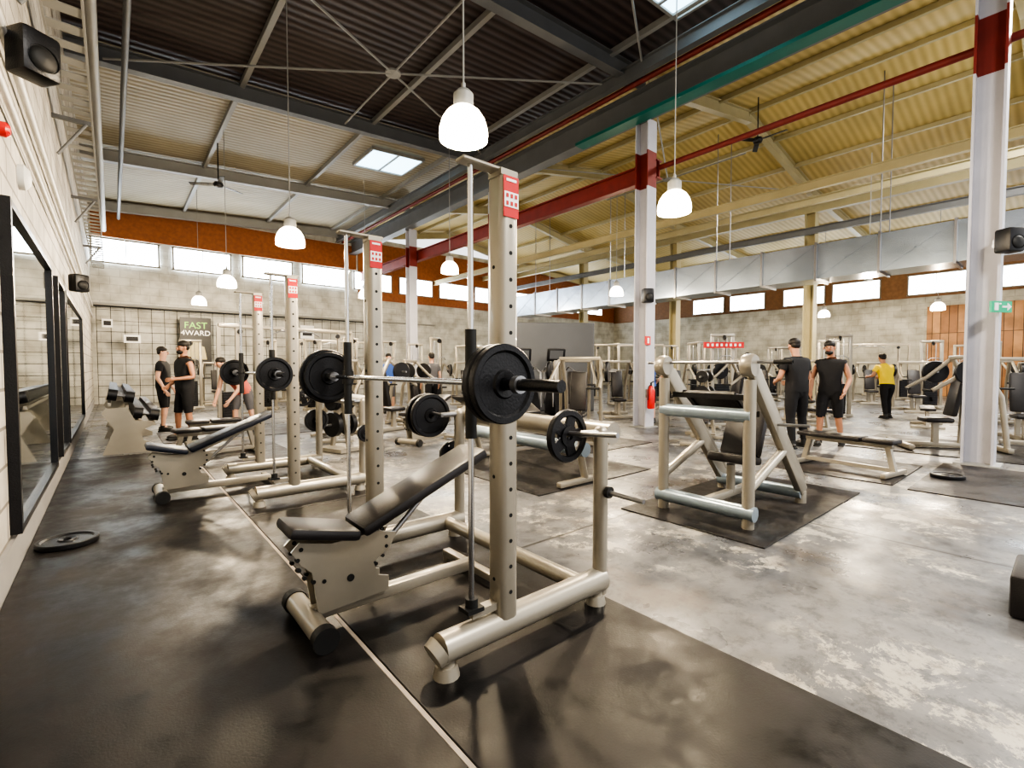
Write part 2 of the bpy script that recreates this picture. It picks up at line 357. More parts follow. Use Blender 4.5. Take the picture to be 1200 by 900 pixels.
def bracing(x0,x1,y0,y1,z0,z1,label):
    t=thing('wind_bracing',label,'bracing',((x0+x1)/2,(y0+y1)/2,(z0+z1)/2),0,'roof wind bracing'); hx,hy,hz=(x1-x0)/2,(y1-y0)/2,(z1-z0)/2
    part(t,'bracing_rod',GREYL,[tube((-hx,-hy,-hz),(hx,hy,hz),.022,n=8)]); part(t,'bracing_rod',GREYL,[tube((-hx,hy,-hz),(hx,-hy,hz),.022,n=8)]); part(t,'bracing_rod',GREYL,[tube((0,-hy,0),(0,hy,0),.022,n=8)])
    part(t,'node_plate',GREYL,[lathe([(0,-.02),(.16,-.02),(.16,.02),(0,.02)])])
bracing(0,9.2,6.65,11.95,7.2,7.78,'thin steel wind bracing rods crossing at round plate')
bracing(0,9.2,1.05,6.35,7.2,7.78,'thin steel wind bracing rods crossing at round plate')
bracing(10,19.8,6.65,11.95,7.9,7.9,'thin steel wind bracing rods crossing at round plate')
# duct
D=thing('ventilation_duct','long rectangular galvanised ventilation duct hung below the roof','duct',(15.4,0,4.3))
part(D,'duct_body',DUCT,[box((0,7.5,0),(1.0,20.5,.95))])
for i in range(15):
    y=-2.4+i*1.42
    part(D,'duct_flange',STEEL,[box((0,y,s*.49),(1.08,.05,.06)) for s in(-1,1)]+[box((s*.52,y,0),(.05,.05,1.04)) for s in(-1,1)])
    if i<14: part(D,'duct_stiffener',DUCT,[beam((-.505,y+.05,-.44),(-.505,y+1.37,.44),.012,.03),beam((-.505,y+.05,.44),(-.505,y+1.37,-.44),.012,.03)])
    if i%3==1:
        parts(D,'duct_hanger',STEEL,[tube((s*.45,y,.5),(s*.45,y,4.5),.015,n=6) for s in(-1,1)])
# wall services
solo('cable_tray','perforated grey cable tray along the block wall','cable tray',GREYL,[box((-.44,8,4.9),(.02,28,.1)),box((-.14,8,4.9),(.02,28,.1))]+[box((-.29,-5.5+i*.35,4.87),(.3,.16,.01)) for i in range(80)])
solo('wall_pipe','grey pipe running high along the wall','pipe',GREYL,[tube((-.12,-6,6.4),(-.12,23,6.4),.07)],group='wall pipes')
solo('wall_pipe','dark pipe running high along the wall','pipe',GREYS,[tube((.3,-6,6.9),(.3,23,6.9),.05)],group='wall pipes')
solo('wall_pipe','thin pale conduit on the block wall','pipe',WHITE,[tube((-.5,-6,3.6),(-.5,23,3.6),.025)],group='wall pipes')
solo('wall_pipe','thin pale conduit on the block wall','pipe',WHITE,[tube((-.5,-6,3.2),(-.5,23,3.2),.02)],group='wall pipes')
solo('wall_pipe','horizontal pipe across the back wall','pipe',GREYL,[tube((-.5,YB-.1,3.75),(14,YB-.1,3.75),.05)],group='wall pipes')
for y in (5.5,9,13,18):
    solo('wall_bracket','steel bracket holding the cable tray','bracket',GREYS,[box((-.35,y,4.8),(.4,.05,.05)),tube((-.5,y,4.3),(-.2,y,4.78),.02,n=8)],group='tray brackets')
def speaker(loc,rz,s=1):
    t=thing('loudspeaker','black wall mounted loudspeaker box','speaker',loc,rz,'loudspeakers')
    part(t,'speaker_cabinet',BLACK,[box((0,0,0),(.3*s,.26*s,.4*s),(.0,0,0),.03)])
    part(t,'speaker_cone',RUBB,[lathe([(0,-.02),(.05,-.015),(.1*s,0),(.11*s,.012),(.115*s,.0)],(0,-.14*s,-.05*s),'y')])
    part(t,'mounting_bracket',STEEL,[box((0,.16*s,0),(.06,.12,.1))]); return t
speaker((-.36,4.6,3.5),35,.75); speaker((-.38,10.4,2.75),35,.7)
solo('alarm_sounder','round red alarm sounder on the block wall','alarm',RED,[lathe([(0,0),(.05,0),(.05,.04),(.03,.06),(0,.06)],(XL,4.7,3.0),'x')])
solo('wall_lamp','round white bulkhead lamp on the block wall','lamp',WHITE,[lathe([(0,0),(.1,0),(.1,.04),(.06,.07),(0,.08)],(XL,5.6,2.95),'x')])
solo('teal_banner','teal fabric banner hung high on the block wall','banner',TEAL,[box((-.5,3.4,4.0),(.02,1.4,1.5))])
def mirror(y0,y1,z0,z1,label):
    t=thing('wall_mirror',label,'mirror',(XL,(y0+y1)/2,(z0+z1)/2)); w=y1-y0;h=z1-z0
    part(t,'mirror_glass',MIR,[box((.02,0,0),(.02,w,h))])
    part(t,'mirror_frame',BLACK,[box((.03,s*w/2,0),(.06,.06,h+.06)) for s in(-1,1)]+[box((.03,0,s*h/2),(.06,w,.05)) for s in(-1,1)])
mirror(4.6,7.4,.3,2.5,'tall mirror with black frame on the block wall')
mirror(8.2,9.3,.3,2.5,'narrow mirror with black frame on the block wall')
mirror(9.6,14.5,.3,2.5,'wide mirror behind the dumbbell rack')
# net & poster
N=[tube((-.4+i*.4,22.9,.02),(-.4+i*.4,22.9,3.6),.009,n=4) for i in range(26)]+[tube((-.4,22.9,.3+i*.4),(9.6,22.9,.3+i*.4),.009,n=4) for i in range(9)]
solo('safety_net','dark square mesh ball net hung before the back wall','net',BLACK,N+[tube((-.5,22.9,3.62),(9.7,22.9,3.62),.025,n=8)])
P=thing('wall_poster','black poster with green and white lettering FAST 4WARD','poster',(2.6,22.8,2.4))
part(P,'poster_sheet',PBLACK,[box((0,0,0),(1.05,.02,1.95))])
text(P,'poster_lettering','FAST',.36,PGREEN,(0,-.02,.65),(pi/2,0,0)); text(P,'poster_lettering','4WARD',.28,PWHITE,(0,-.02,.35),(pi/2,0,0))
part(P,'poster_picture',CREAM,[ext([(-.35,-.7),(-.25,-.2),(-.12,-.12),(-.1,.0),(.0,.08),(.1,.0),(.12,-.12),(.28,-.2),(.36,-.7)],(0,-.015,0),.01)])
for k,(x,z,w,h) in enumerate(((.6,2.45,.5,.3),(-.1,3.0,.3,.3),(6.9,3.0,.6,.6))):
    solo('wall_sign','small framed notice on the back wall','sign',[(PWHITE,[box((x,22.82,z),(w,.02,h))]),(BLACK,[box((x,22.80,z),(w*.7,.02,h*.55))])],group='wall notices')
# exit sign, speakers on columns, extinguisher
E=thing('exit_sign','green emergency exit sign with white arrow on the column','sign',(9.3,.70,2.22),-30)
part(E,'sign_panel',GREEN,[box((0,-.02,0),(.34,.03,.15))])
part(E,'sign_arrow',PWHITE,[box((.05,-.04,0),(.1,.01,.025)),ext([(.09,-.05),(.15,0),(.09,.05)],(0,-.04,0),.01),box((-.1,-.04,0),(.06,.01,.1)),ball((-.04,-.04,.035),.014)])
for (x,y,z) in ((9.28,.62,3.1),(9.25,6.25,3.0)):
    speaker((x,y,z),-35,.8)
t=thing('fire_extinguisher','red fire extinguisher hung on the white column','fire extinguisher',(9.35,6.2,.45))
part(t,'cylinder_body',RED,[lathe([(0,0),(.075,.0),(.085,.03),(.085,.42),(.06,.49),(.03,.52),(0,.52)])])
part(t,'valve_handle',BLACK,[tube((0,0,.52),(0,0,.58),.02),box((.04,0,.6),(.13,.03,.02),(0,-.3,0)),path([(0,0,.56),(-.1,0,.5),(-.12,0,.2)],.012)])
part(t,'wall_bracket',STEEL,[box((0,.1,.35),(.06,.06,.2))])
solo('extinguisher_sign','square red fire extinguisher sign on the column','sign',[(RED,[box((9.35,6.3,2.0),(.2,.02,.2))]),(PWHITE,[box((9.35,6.285,2.0),(.06,.01,.12))])])
# pendant lamps
def lampproto(loc,ztop):
    t=thing('pendant_lamp','white bell shaped pendant lamp glowing on a long cord','lamp',loc,0,'pendant lamps')
    part(t,'lamp_shade',SHADE,[lathe([(.225,-.20),(.232,-.16),(.228,-.1),(.205,-.02),(.16,.05),(.11,.09),(.09,.10),(0,.10)])])
    part(t,'lamp_fitting',GREYL,[lathe([(.09,.095),(.095,.11),(.095,.22),(.06,.26),(.015,.28),(0,.28)]),box((0,0,.30),(.03,.03,.06))])
    part(t,'lamp_bulb',BULB,[ball((0,0,-.12),(.06,.06,.08))])
    part(t,'lamp_cord',GREYL,[tube((0,0,.3),(0,0,ztop),.009,n=6)])
    return t
L0=None
LP=[(2.6,3.8,3.75),(2.35,8.6,3.65),(2.35,14.4,3.7),(2.4,20,3.8),(6.1,3.7,3.77),(6.8,10.6,4.05),(6.8,16,4),(17.1,4.0,3.8),(24,7.2,3.8),(24.5,3.5,3.8),(13,10,4.0),(12.8,16,4.0)]
for p in LP:
    if L0 is None: L0=lampproto(p,3.85)
    else: dup(L0,p)
    l=bpy.data.lights.new('lamp_light','POINT'); l.energy=240; l.color=(1,.82,.58); l.shadow_soft_size=.09
    o=bpy.data.objects.new('lamp_light',l); COL.objects.link(o); o.location=(p[0],p[1],p[2]-.28)
def fan(loc):
    t=thing('ceiling_fan','dark three blade ceiling fan on a rod','fan',loc,0,'ceiling fans')
    part(t,'fan_motor',BLACK,[lathe([(0,-.08),(.1,-.06),(.12,0),(.1,.06),(0,.08)])]); part(t,'fan_rod',BLACK,[tube((0,0,.05),(0,0,1.1),.015,n=8)])
    for k in range(3):
        b=part(t,'fan_blade',BLACK,[box((.4,0,0),(.62,.12,.012),(.2,0,0))]); b.rotation_euler=(0,0,k*2*pi/3+.5)
fan((2.3,15.0,6.3)); fan((13,5.5,7.3))
# ---------------------------------------------------------------- mats
def rmat(x0,x1,y0,y1,mt=MAT,h=.012,z=0):
    solo('rubber_mat','black worn rubber gym floor mat','mat',mt,[box((0,0,h/2),(x1-x0,y1-y0,h),b=.003,seg=1)],((x0+x1)/2,(y0+y1)/2,z),group='rubber floor mats')
rmat(-.52,.915,-6,9.6); rmat(.94,2.25,-6,4.9); rmat(.94,2.25,4.915,9.6)
solo('floor_strip','pale worn joint strip between the rubber mats','floor strip',M('pale_strip',(.30,.25,.20),.6,0,.4,8),[box((.927,1.8,.004),(.02,15.6,.008))])
rmat(3.8,6.3,1.5,2.85); rmat(3.5,5.6,3.7,5.9); rmat(6.9,9.2,-.6,1.2,MAT2); rmat(7.0,8.7,1.35,2.8,MAT2); rmat(.68,3.5,10.6,12.4,MAT2); rmat(9.9,12.2,.4,2.6)
rmat(5.9,7.6,5.0,7.2,MAT2)
# ---------------------------------------------------------------- weight plates
def plate_solid(R):
    return [lathe([(.026,-.012),(.05,-.02),(.055,-.02),(.062,-.01),(R*.78,-.008),(R*.84,-.02),(R*.97,-.02),(R,-.014),(R,.014),(R*.97,.02),(R*.84,.02),(R*.78,.008),(.062,.01),(.055,.02),(.05,.02),(.026,.012),(.026,-.012)],(0,0,0),'y',40)]
def plate_spoke(R):
    g=[lathe([(.026,-.02),(.06,-.02),(.06,.02),(.026,.02),(.026,-.02)],(0,0,0),'y',24),lathe([(R*.74,-.01),(R*.78,-.02),(R*.96,-.02),(R,-.012),(R,.012),(R*.96,.02),(R*.78,.02),(R*.74,.01),(R*.74,-.01)],(0,0,0),'y',40)]
    for k in range(5):
        a=k*2*pi/5; g.append(box((math.cos(a)*R*.42,0,math.sin(a)*R*.42),(R*.72,.018,.075),(0,-a,0),.004,1))
    g.append(lathe([(.06,-.005),(R*.5,-.005),(R*.5,.005),(.06,.005)],(0,0,0),'y',30))
    return g
PM={}
def plate(loc,R,kind='solid',rot=(0,0,0),label=None):
    k=(kind,R)
    if k not in PM: PM[k]=mesh('weight_plate',[(BLACK,plate_solid(R) if kind=='solid' else plate_spoke(R))])
    o=bpy.data.objects.new('weight_plate',PM[k]); COL.objects.link(o); o.location=loc; o.rotation_euler=rot
    meta(o,label or ('round black cast iron weight plate' if kind=='solid' else 'black iron weight plate with spoked grip cutouts'),'weight plate','weight plates'); return o
# ---------------------------------------------------------------- smith rack
def rack(loc,W):
    t=thing('smith_machine','silver tubular smith machine rack with guide rods','gym machine',loc,0,'smith machines')
    for y in (0,W):
        g=[box((0,y,1.22),(.112,.118,2.16),b=.034,seg=3)]
        h=[lathe([(0,-.002),(.010,-.002),(.010,.002),(0,.002)],(.0,y-.0585,.3+i*.125),'y',10) for i in range(15)]
        h+=[lathe([(0,-.002),(.009,-.002),(.009,.002),(0,.002)],(-.056,y,.36+i*.5),'x',10) for i in range(4)]
        part(t,'upright_post',[(SILVER,g),(HOLE,h)])
        part(t,'red_label',[(RED,[box((0,y-.061,2.185),(.09,.004,.19))]),(PWHITE,[box((0,y-.064,2.17),(.085,.003,.07)),box((0,y-.064,2.26),(.06,.003,.012))]),(RED,[box((-.026+.026*j,y-.067,2.187-.035*k),(.013,.003,.018)) for k in(0,1) for j in (0,1,2)])],'small red label with white marks')
        part(t,'top_bracket',SILVER,[box((-.09,y,2.315),(.32,.07,.02),b=.006,seg=1),box((0,y,2.3),(.10,.10,.03))])
        part(t,'guide_rod',CHROME,[tube((-.19,y,.27),(-.19,y,2.31),.0135)])
        part(t,'slider_sleeve',RUBB,[tube((-.19,y,1.06),(-.19,y,1.56),.027),tube((-.19,y,1.27),(-.19,y,1.36),.036)])
        part(t,'rod_stopper',RUBB,[tube((-.19,y,.27),(-.19,y,.31),.03),box((-.19,y,.26),(.09,.08,.02))])
        part(t,'rod_arm',SILVER,[beam((-.2,y,.235),(-.05,y,.235),.05,.035)])
        part(t,'foot_bar',SILVER,[tube((-.36,y,.13),(.75,y,.13),.068,n=24),tube((-.40,y,.11),(-.36,y,.13),.06,.068,n=24)])
        for x in (-.33,.7): part(t,'foot',SILVER,[tube((x,y,.0),(x,y,.05),.062,.05),tube((x,y,.05),(x,y,.09),.04)])
        part(t,'rear_post',SILVER,[tube((.74,y,.05),(.74,y,1.0),.043),ball((.74,y,1.0),.043)])
        s=-1 if y==0 else 1
        part(t,'plate_horn',STEEL,[tube((.56,y-.03,1.0),(.56,y+.3*s,1.02),.014),tube((.56,y+s*.0,1.0),(.74,y,1.0),.02)] if s>0 else [tube((.56,y-.26,1.03),(.56,y+.14,1.0),.014),tube((.56,y,1.01),(.74,y,1.0),.02)])
        part(t,'plate_horn',STEEL,[tube((.74,y,.66),(.74,y+.3*s,.655),.014)]); part(t,'horn_collar',RUBB,[tube((.74,y+s*.05,.66),(.74,y+s*.075,.66),.034)])
    part(t,'rear_crossbeam',SILVER,[tube((.82,-.03,.99),(.82,W+.03,.99),.068,n=24),tube((.74,0,.99),(.82,0,.99),.035),tube((.74,W,.99),(.82,W,.99),.035)])
    part(t,'lower_crossbeam',SILVER,[tube((.6,0,.13),(.6,W,.13),.05,n=20)])
    return t
RA=rack((1.45,1.79,.012),1.49)
RB=dup(RA,(1.42,5.2,.012))
def barbell(x,y0,y1,z,label='long steel barbell resting in the rack'):
    t=thing('barbell',label,'barbell',(x,(y0+y1)/2,z),0,'barbells'); L=(y1-y0)/2
    part(t,'bar_shaft',CHROME,[tube((0,-L+.4,0),(0,L-.4,0),.014)])
    for s in(-1,1):
        part(t,'bar_sleeve',BLACK if s<0 else STEEL,[tube((0,s*(L-.42),0),(0,s*L,0),.024),tube((0,s*(L-.45),0),(0,s*(L-.42),0),.034)])
        part(t,'collar',STEEL,[tube((0,s*(L-.25),0),(0,s*(L-.22),0),.036)])
barbell(1.225,1.18,3.89,1.33); barbell(1.195,4.6,7.3,1.33)
plate((1.225,1.555,1.33),.165); plate((1.225,1.51,1.33),.165); plate((1.225,3.555,1.33),.18); plate((1.225,3.596,1.33),.2)
plate((1.195,4.97,1.33),.165); plate((1.195,6.93,1.33),.165)
plate((2.01,1.89,1.0),.155,'spoke'); plate((2.00,3.42,1.0),.18); plate((2.00,3.5,1.0),.18,'solid')
plate((2.19,3.40,.66),.115,'spoke'); plate((2.16,6.80,.66),.16); plate((1.98,6.80,1.0),.14,'spoke'); plate((2.16,5.1,.66),.1)
plate((-.3,5.07,.034),.19,'solid',(pi/2,0,0),'black weight plate lying flat on the rubber mat')
plate((8.0,1.0,.034),.17,'solid',(pi/2,0,0),'black weight plate lying flat on the rubber mat')
# ---------------------------------------------------------------- adjustable bench
def pad(p0,p1,w,tk,y=0):
    return beam((p0[0],y,p0[1]),(p1[0],y,p1[1]),w,tk,.022)
def bench(loc,rz=0,padm=PAD,label='silver framed adjustable incline bench with black padding'):
    t=thing('adjustable_bench',label,'weight bench',loc,rz,'adjustable benches')
    part(t,'seat_pad',padm,[pad((-.12,.575),(.24,.485),.27,.06)])
    part(t,'backrest_pad',padm,[pad((.25,.50),(1.07,.84),.29,.065)])
    part(t,'front_foot',[(SILVER,[tube((0,-.22,.07),(0,.22,.07),.055,n=20)]),(RUBB,[tube((0,s*.22,.066),(0,s*.275,.066),.064,n=20) for s in(-1,1)])])
    part(t,'rear_foot',SILVER,[beam((1.05,-.33,.06),(1.05,.33,.06),.06,.05,.01),tube((1.05,-.31,0),(1.05,-.31,.04),.03),tube((1.05,.31,0),(1.05,.31,.04),.03)])
    part(t,'main_rail',SILVER,[beam((0,0,.09),(1.05,0,.085),.07,.07,.012)])
    pl=[(.03,.10),(.42,.12),(.42,.2),(.36,.22),(.33,.30),(.43,.36),(.47,.44),(.36,.47),(.1,.46),(-.06,.5),(-.1,.46),(-.05,.38),(.0,.33)]
    for s in(-1,1):
        g=ext(pl,(0,s*.06,0),.012)
        h=[]
        for i in range(6):
            a=math.radians(150+i*24); h.append(lathe([(0,-.009),(.011,-.009),(.011,.009),(0,.009)],(.06+.13*math.cos(a),s*.06,.40+.13*math.sin(a)),'y',10))
        for i in range(5):
            a=math.radians(-60+i*24); h.append(lathe([(0,-.009),(.010,-.009),(.010,.009),(0,.009)],(.28+.13*math.cos(a),s*.06,.40+.13*math.sin(a)),'y',10))
        h.append(lathe([(0,-.01),(.02,-.01),(.02,.01),(0,.01)],(.2,s*.06,.25),'y',12))
        part(t,'adjuster_plate',[(SILVER,[g]),(HOLE,h)])
    part(t,'seat_bracket',SILVER,[beam((-.05,0,.53),(.3,0,.44),.06,.03)]); part(t,'back_bracket',SILVER,[beam((.3,0,.46),(.9,0,.72),.06,.04)])
    part(t,'support_strut',STEEL,[tube((.36,0,.3),(.75,0,.66),.016)])
    return t
BN=bench((.76,2.56,.012))
b2=dup(BN,(.36,6.15,.012),0,'silver framed adjustable bench with black padding painted with bluish window reflection')
for c in b2.children:
    if 'pad' in c.name:
        c.data=c.data.copy(); c.data.materials[0]=PADB
dup(BN,(4.0,7.6,0),20); dup(BN,(6.0,7.9,0),200)
def flat_bench(loc,rz,padm=PAD):
    t=thing('flat_bench','flat weight bench with black pads and silver frame','weight bench',loc,rz,'flat benches')
    part(t,'seat_pad',padm,[box((-.38,0,.44),(.34,.28,.06),b=.02)]); part(t,'back_pad',padm,[box((.22,0,.44),(.8,.28,.06),b=.02)])
    part(t,'main_rail',SILVER,[beam((-.5,0,.38),(.55,0,.38),.06,.06,.01)])
    for x in(-.45,.5):
        part(t,'leg',SILVER,[beam((x,0,.36),(x*1.15,0,.06),.06,.06),beam((x*1.15,-.3,.04),(x*1.15,.3,.04),.06,.06,.01)])
    part(t,'low_rail',SILVER,[beam((-.52,0,.08),(.57,0,.08),.05,.05)])
    return t
FB=flat_bench((7.6,1.95,.012),80)
for p,r in (((1.2,8.6,.012),10),((1.5,9.9,0),0),((8.3,4.4,0),20),((12.2,3.9,0),60),((14.5,2.2,0),10),((3.2,9.2,0),80),((2.8,15.2,0),30)): dup(FB,p,r)
# ---------------------------------------------------------------- right incline machine
def incl(loc,rz=0):
    t=thing('incline_press_rack','silver a-frame plate loaded press machine with black seat','gym machine',loc,rz)
    W=.82
    for y in(0,W):
        part(t,'upright',SILVER,[tube((0,y,.0),(0,y,1.28),.05,n=18)])
        part(t,'inclined_rail',SILVER,[beam((-.04,y,1.44),(1.26,y,.1),.075,.15,.025),beam((.16,y-.0,1.36),(1.30,y,.22),.03,.04,.008)])
        part(t,'rail_foot',SILVER,[tube((1.22,y,0),(1.22,y,.12),.05)])
        part(t,'brace',SILVER,[tube((0,y,.33),(.72,y,.58),.042)])
        part(t,'top_knuckle',SILVER,[lathe([(0,-.05),(.09,-.05),(.1,-.03),(.1,.03),(.09,.05),(0,.05)],(-.02,y,1.40),'y',24)])
    part(t,'front_base_tube',SILVER2,[tube((0,-.06,.13),(0,W+.06,.13),.065,n=22)])
    part(t,'rear_base_tube',SILVER2,[tube((1.18,-.02,.11),(1.18,W+.02,.11),.06,n=22)])
    part(t,'front_cross_tube',SILVER2,[tube((0,-.02,.97),(0,W+.02,.97),.06,n=22)])
    part(t,'centre_beam',SILVER,[beam((0,W/2,.14),(1.18,W/2,.14),.07,.07,.01),tube((.55,W/2,.14),(.55,W/2,.42),.04)])
    part(t,'seat_pad',PAD,[box((.62,W/2,.47),(.42,.38,.09),(0,.15,0),.03)])
    part(t,'back_pad',PAD,[box((.87,W/2,.78),(.66,.40,.10),(0,-1.15,0),.035)])
    part(t,'carriage',BLACK,[beam((.1,.06,1.12),(.1,W-.06,1.12),.1,.05),beam((.32,.06,.96),(.32,W-.06,.96),.05,.05),beam((.1,.2,1.12),(.32,.2,.96),.04,.04),beam((.1,W-.2,1.12),(.32,W-.2,.96),.04,.04),box((.2,W/2,1.06),(.34,.5,.03),(0,.6,0))])
    part(t,'handle_bar',STEEL,[tube((.02,-.32,1.43),(.02,W+.2,1.43),.014)])
    part(t,'grip',RUBB,[tube((.02,-.32,1.43),(.02,-.18,1.43),.02)])
    part(t,'plate_horn',STEEL,[tube((.5,-.02,.86),(.5,-.3,.87),.014)])
    return t
IR=incl((4.15,1.78,.012))
def trow(loc,rz):
    t=thing('plate_loaded_row_machine','low silver row machine with thick bluish tube beam','gym machine',loc,rz)
    part(t,'main_beam',SILVER2,[tube((0,-1.1,.42),(0,1.2,.42),.085,n=22)])
    for y in(-1.0,1.1): part(t,'leg',SILVER,[tube((0,y,.42),(.1,y,.06),.045),beam((-.35,y,.04),(.45,y,.04),.08,.07,.02)])
    part(t,'chest_pad',PAD,[box((.25,.3,.85),(.3,.5,.09),(.5,0,0),.03)]); part(t,'pad_post',SILVER,[tube((.0,.2,.42),(.25,.3,.82),.035)])
    part(t,'lever_arm',SILVER,[path([(.5,1.1,.12),(.5,.2,.3),(.5,-.8,.5),(.5,-1.0,.62)],.03)])
    part(t,'plate_horn',STEEL,[tube((.5,-.7,.48),(.72,-.7,.48),.014)])
    return t
trow((4.2,4.75,.012),0)
# ---------------------------------------------------------------- background machines
def cable_tower(loc,rz,label='tall silver cable tower with black weight stack',red=False):
    t=thing('cable_tower',label,'gym machine',loc,rz,'cable towers')
    part(t,'tower_frame',SILVER,[beam((x,0,0),(x,0,2.25),.07,.09,.012) for x in(-.28,.28)]+[beam((-.32,0,2.27),(.32,0,2.27),.1,.08,.012),beam((-.36,0,.04),(.36,0,.04),.14,.08,.01),beam((0,0,.04),(0,-.7,.04),.08,.07,.01)])
    part(t,'weight_stack',BLACK,[box((0,0,.12+i*.06),(.36,.14,.058)) for i in range(14)])
    parts(t,'guide_rod',CHROME,[tube((x,0,.1),(x,0,2.2),.012,n=8) for x in(-.12,.12)])
    parts(t,'pulley',BLACK,[lathe([(0,-.02),(.07,-.02),(.07,.02),(0,.02)],(0,-.12,z),'x',16) for z in (2.2,.3)])
    part(t,'cable',BLACK,[tube((0,-.19,.3),(0,-.19,2.2),.006,n=6)])
    part(t,'pull_handle',STEEL,[path([(-.2,-.22,1.62),(-.1,-.22,1.7),(.1,-.22,1.7),(.2,-.22,1.62)],.013)])
    if red:
        part(t,'red_header',[(RED,[box((0,-.08,2.0),(1.1,.03,.16))]),(PWHITE,[box((-.44+.125*i,-.1,2.0),(.055,.01,.07)) for i in range(8)])],'red header board with white marks')
    return t
CT=cable_tower((5.7,14.6,0),30)
for i,(p,r) in enumerate((((7.4,15.5,0),20),((9.0,16.5,0),0),((15.6,4.3,0),-60),((18.5,5.4,0),-60),((3.9,17.2,0),10),((16.8,9.2,0),-40),((11.6,13.2,0),-30),((14.8,13.4,0),-30),((7.7,12.8,0),30),((21.5,3.2,0),-60),((2.0,19.0,0),0),((18.0,11.0,0),-40),((24.0,2.0,0),-60),((23.5,9.0,0),-50),((5.0,16.0,0),20),((13.6,17.5,0),0),((18.5,16.0,0),-30),((26.5,8.8,0),-50),((26.8,3.0,0),-60))): dup(CT,p,r)
cable_tower((12.9,6.3,0),-40,'cable tower with red header board',True)
def crossover(loc,rz,w=3.0):
    t=thing('cable_crossover','wide silver cable crossover station with two towers','gym machine',loc,rz,'cable crossovers')
    for s in(-1,1):
        part(t,'tower_frame',SILVER,[beam((s*w/2+x,0,0),(s*w/2+x,0,2.35),.06,.08) for x in(-.2,.2)]+[beam((s*w/2-.25,0,.04),(s*w/2+.25,0,.04),.5,.07)])
        part(t,'weight_stack',BLACK,[box((s*w/2,0,.12+i*.06),(.28,.14,.058)) for i in range(12)])
        part(t,'cable',BLACK,[tube((s*(w/2-.25),-.05,.3),(s*(w/2-.25),-.05,2.3),.007,n=6)])
        part(t,'pulley',BLACK,[lathe([(0,-.02),(.06,-.02),(.06,.02),(0,.02)],(s*(w/2-.25),-.05,2.25),'y',14)])
    part(t,'top_beam',SILVER,[beam((-w/2-.2,0,2.38),(w/2+.2,0,2.38),.08,.1,.012)])
    part(t,'chin_bar',STEEL,[path([(-.6,-.3,2.2),(-.4,-.3,2.3),(.4,-.3,2.3),(.6,-.3,2.2)],.016),tube((-.3,-.3,2.3),(-.3,0,2.36),.016),tube((.3,-.3,2.3),(.3,0,2.36),.016)])
    return t
CC=crossover((3.6,13.2,0),8); dup(CC,(6.6,18.4,0),0); dup(CC,(17.6,13.0,0),-40); dup(CC,(25.5,6.0,0),-50)
def press(loc,rz,label='plate loaded chest press machine with black seat'):
    t=thing('chest_press_machine',label,'gym machine',loc,rz,'plate loaded machines')
    part(t,'base_frame',SILVER,[beam((0,-.6,.05),(0,.7,.05),.08,.08,.012),beam((-.5,-.6,.05),(.5,-.6,.05),.08,.08,.012),beam((-.45,.7,.05),(.45,.7,.05),.08,.08,.012)])
    part(t,'rear_frame',SILVER,[path([(-.35,.7,.05),(-.35,.6,.9),(-.35,.25,1.55)],.04),path([(.35,.7,.05),(.35,.6,.9),(.35,.25,1.55)],.04),beam((-.4,.25,1.55),(.4,.25,1.55),.07,.07,.01)])
    part(t,'seat_pad',PAD,[box((0,-.1,.48),(.36,.4,.08),b=.03)]); part(t,'backrest_pad',PAD,[box((0,.16,.92),(.32,.09,.75),(-.18,0,0),.03)])
    part(t,'seat_post',SILVER,[beam((0,-.1,.05),(0,-.1,.44),.08,.08)]); part(t,'back_post',SILVER,[beam((0,.25,.05),(0,.3,1.2),.07,.07)])
    for s in(-1,1):
        part(t,'lever_arm',SILVER,[path([(s*.4,.25,1.52),(s*.48,-.05,1.2),(s*.48,-.35,1.0)],.032)])
        part(t,'handle_grip',RUBB,[tube((s*.48,-.35,1.0),(s*.25,-.38,1.0),.02)])
        part(t,'plate_disc',BLACK,[lathe([(0,-.03),(.19,-.03),(.2,-.02),(.2,.02),(.19,.03),(0,.03)],(s*.56,.1,1.3),'x',28)])
        part(t,'plate_horn',STEEL,[tube((s*.46,.1,1.3),(s*.72,.1,1.3),.018)])
    return t
PR=press((6.75,6.1,.012),-60)
for p,r in (((8.3,7.6,0),-50),((10.9,8.3,0),-40),((11.1,5.2,0),-120),((14.1,4.6,0),100),((19.2,3.2,0),-60),((5.9,10.6,0),40),((4.2,11.4,0),-20),((13.8,8.2,0),-45),((17.3,1.4,0),-80),((13.3,12.2,0),30),((9.6,13.9,0),-20),((16.9,6.7,0),-30),((22.0,5.0,0),-60),((18.8,9.0,0),-30),((16.0,10.9,0),-30),((19.2,1.6,0),-60),((13.0,.6,0),-70),((20.6,8.4,0),30),((4.6,9.6,0),100),((7.0,9.1,0),-100),((22.5,11.0,0),-30),((20.3,13.4,0),-30),((15.8,15.6,0),-20),((24.8,4.2,0),-60),((27.8,6.0,0),-60),((27.2,1.0,0),-70),((23.2,.2,0),-70),((11.4,18.6,0),0),((25.8,11.2,0),-40),((3.0,20.8,0),0),((5.4,20.9,0),0)): dup(PR,p,r)
dup(PR,(10.9,1.45,.012),-150,'dark plate loaded machine with tall black padding')
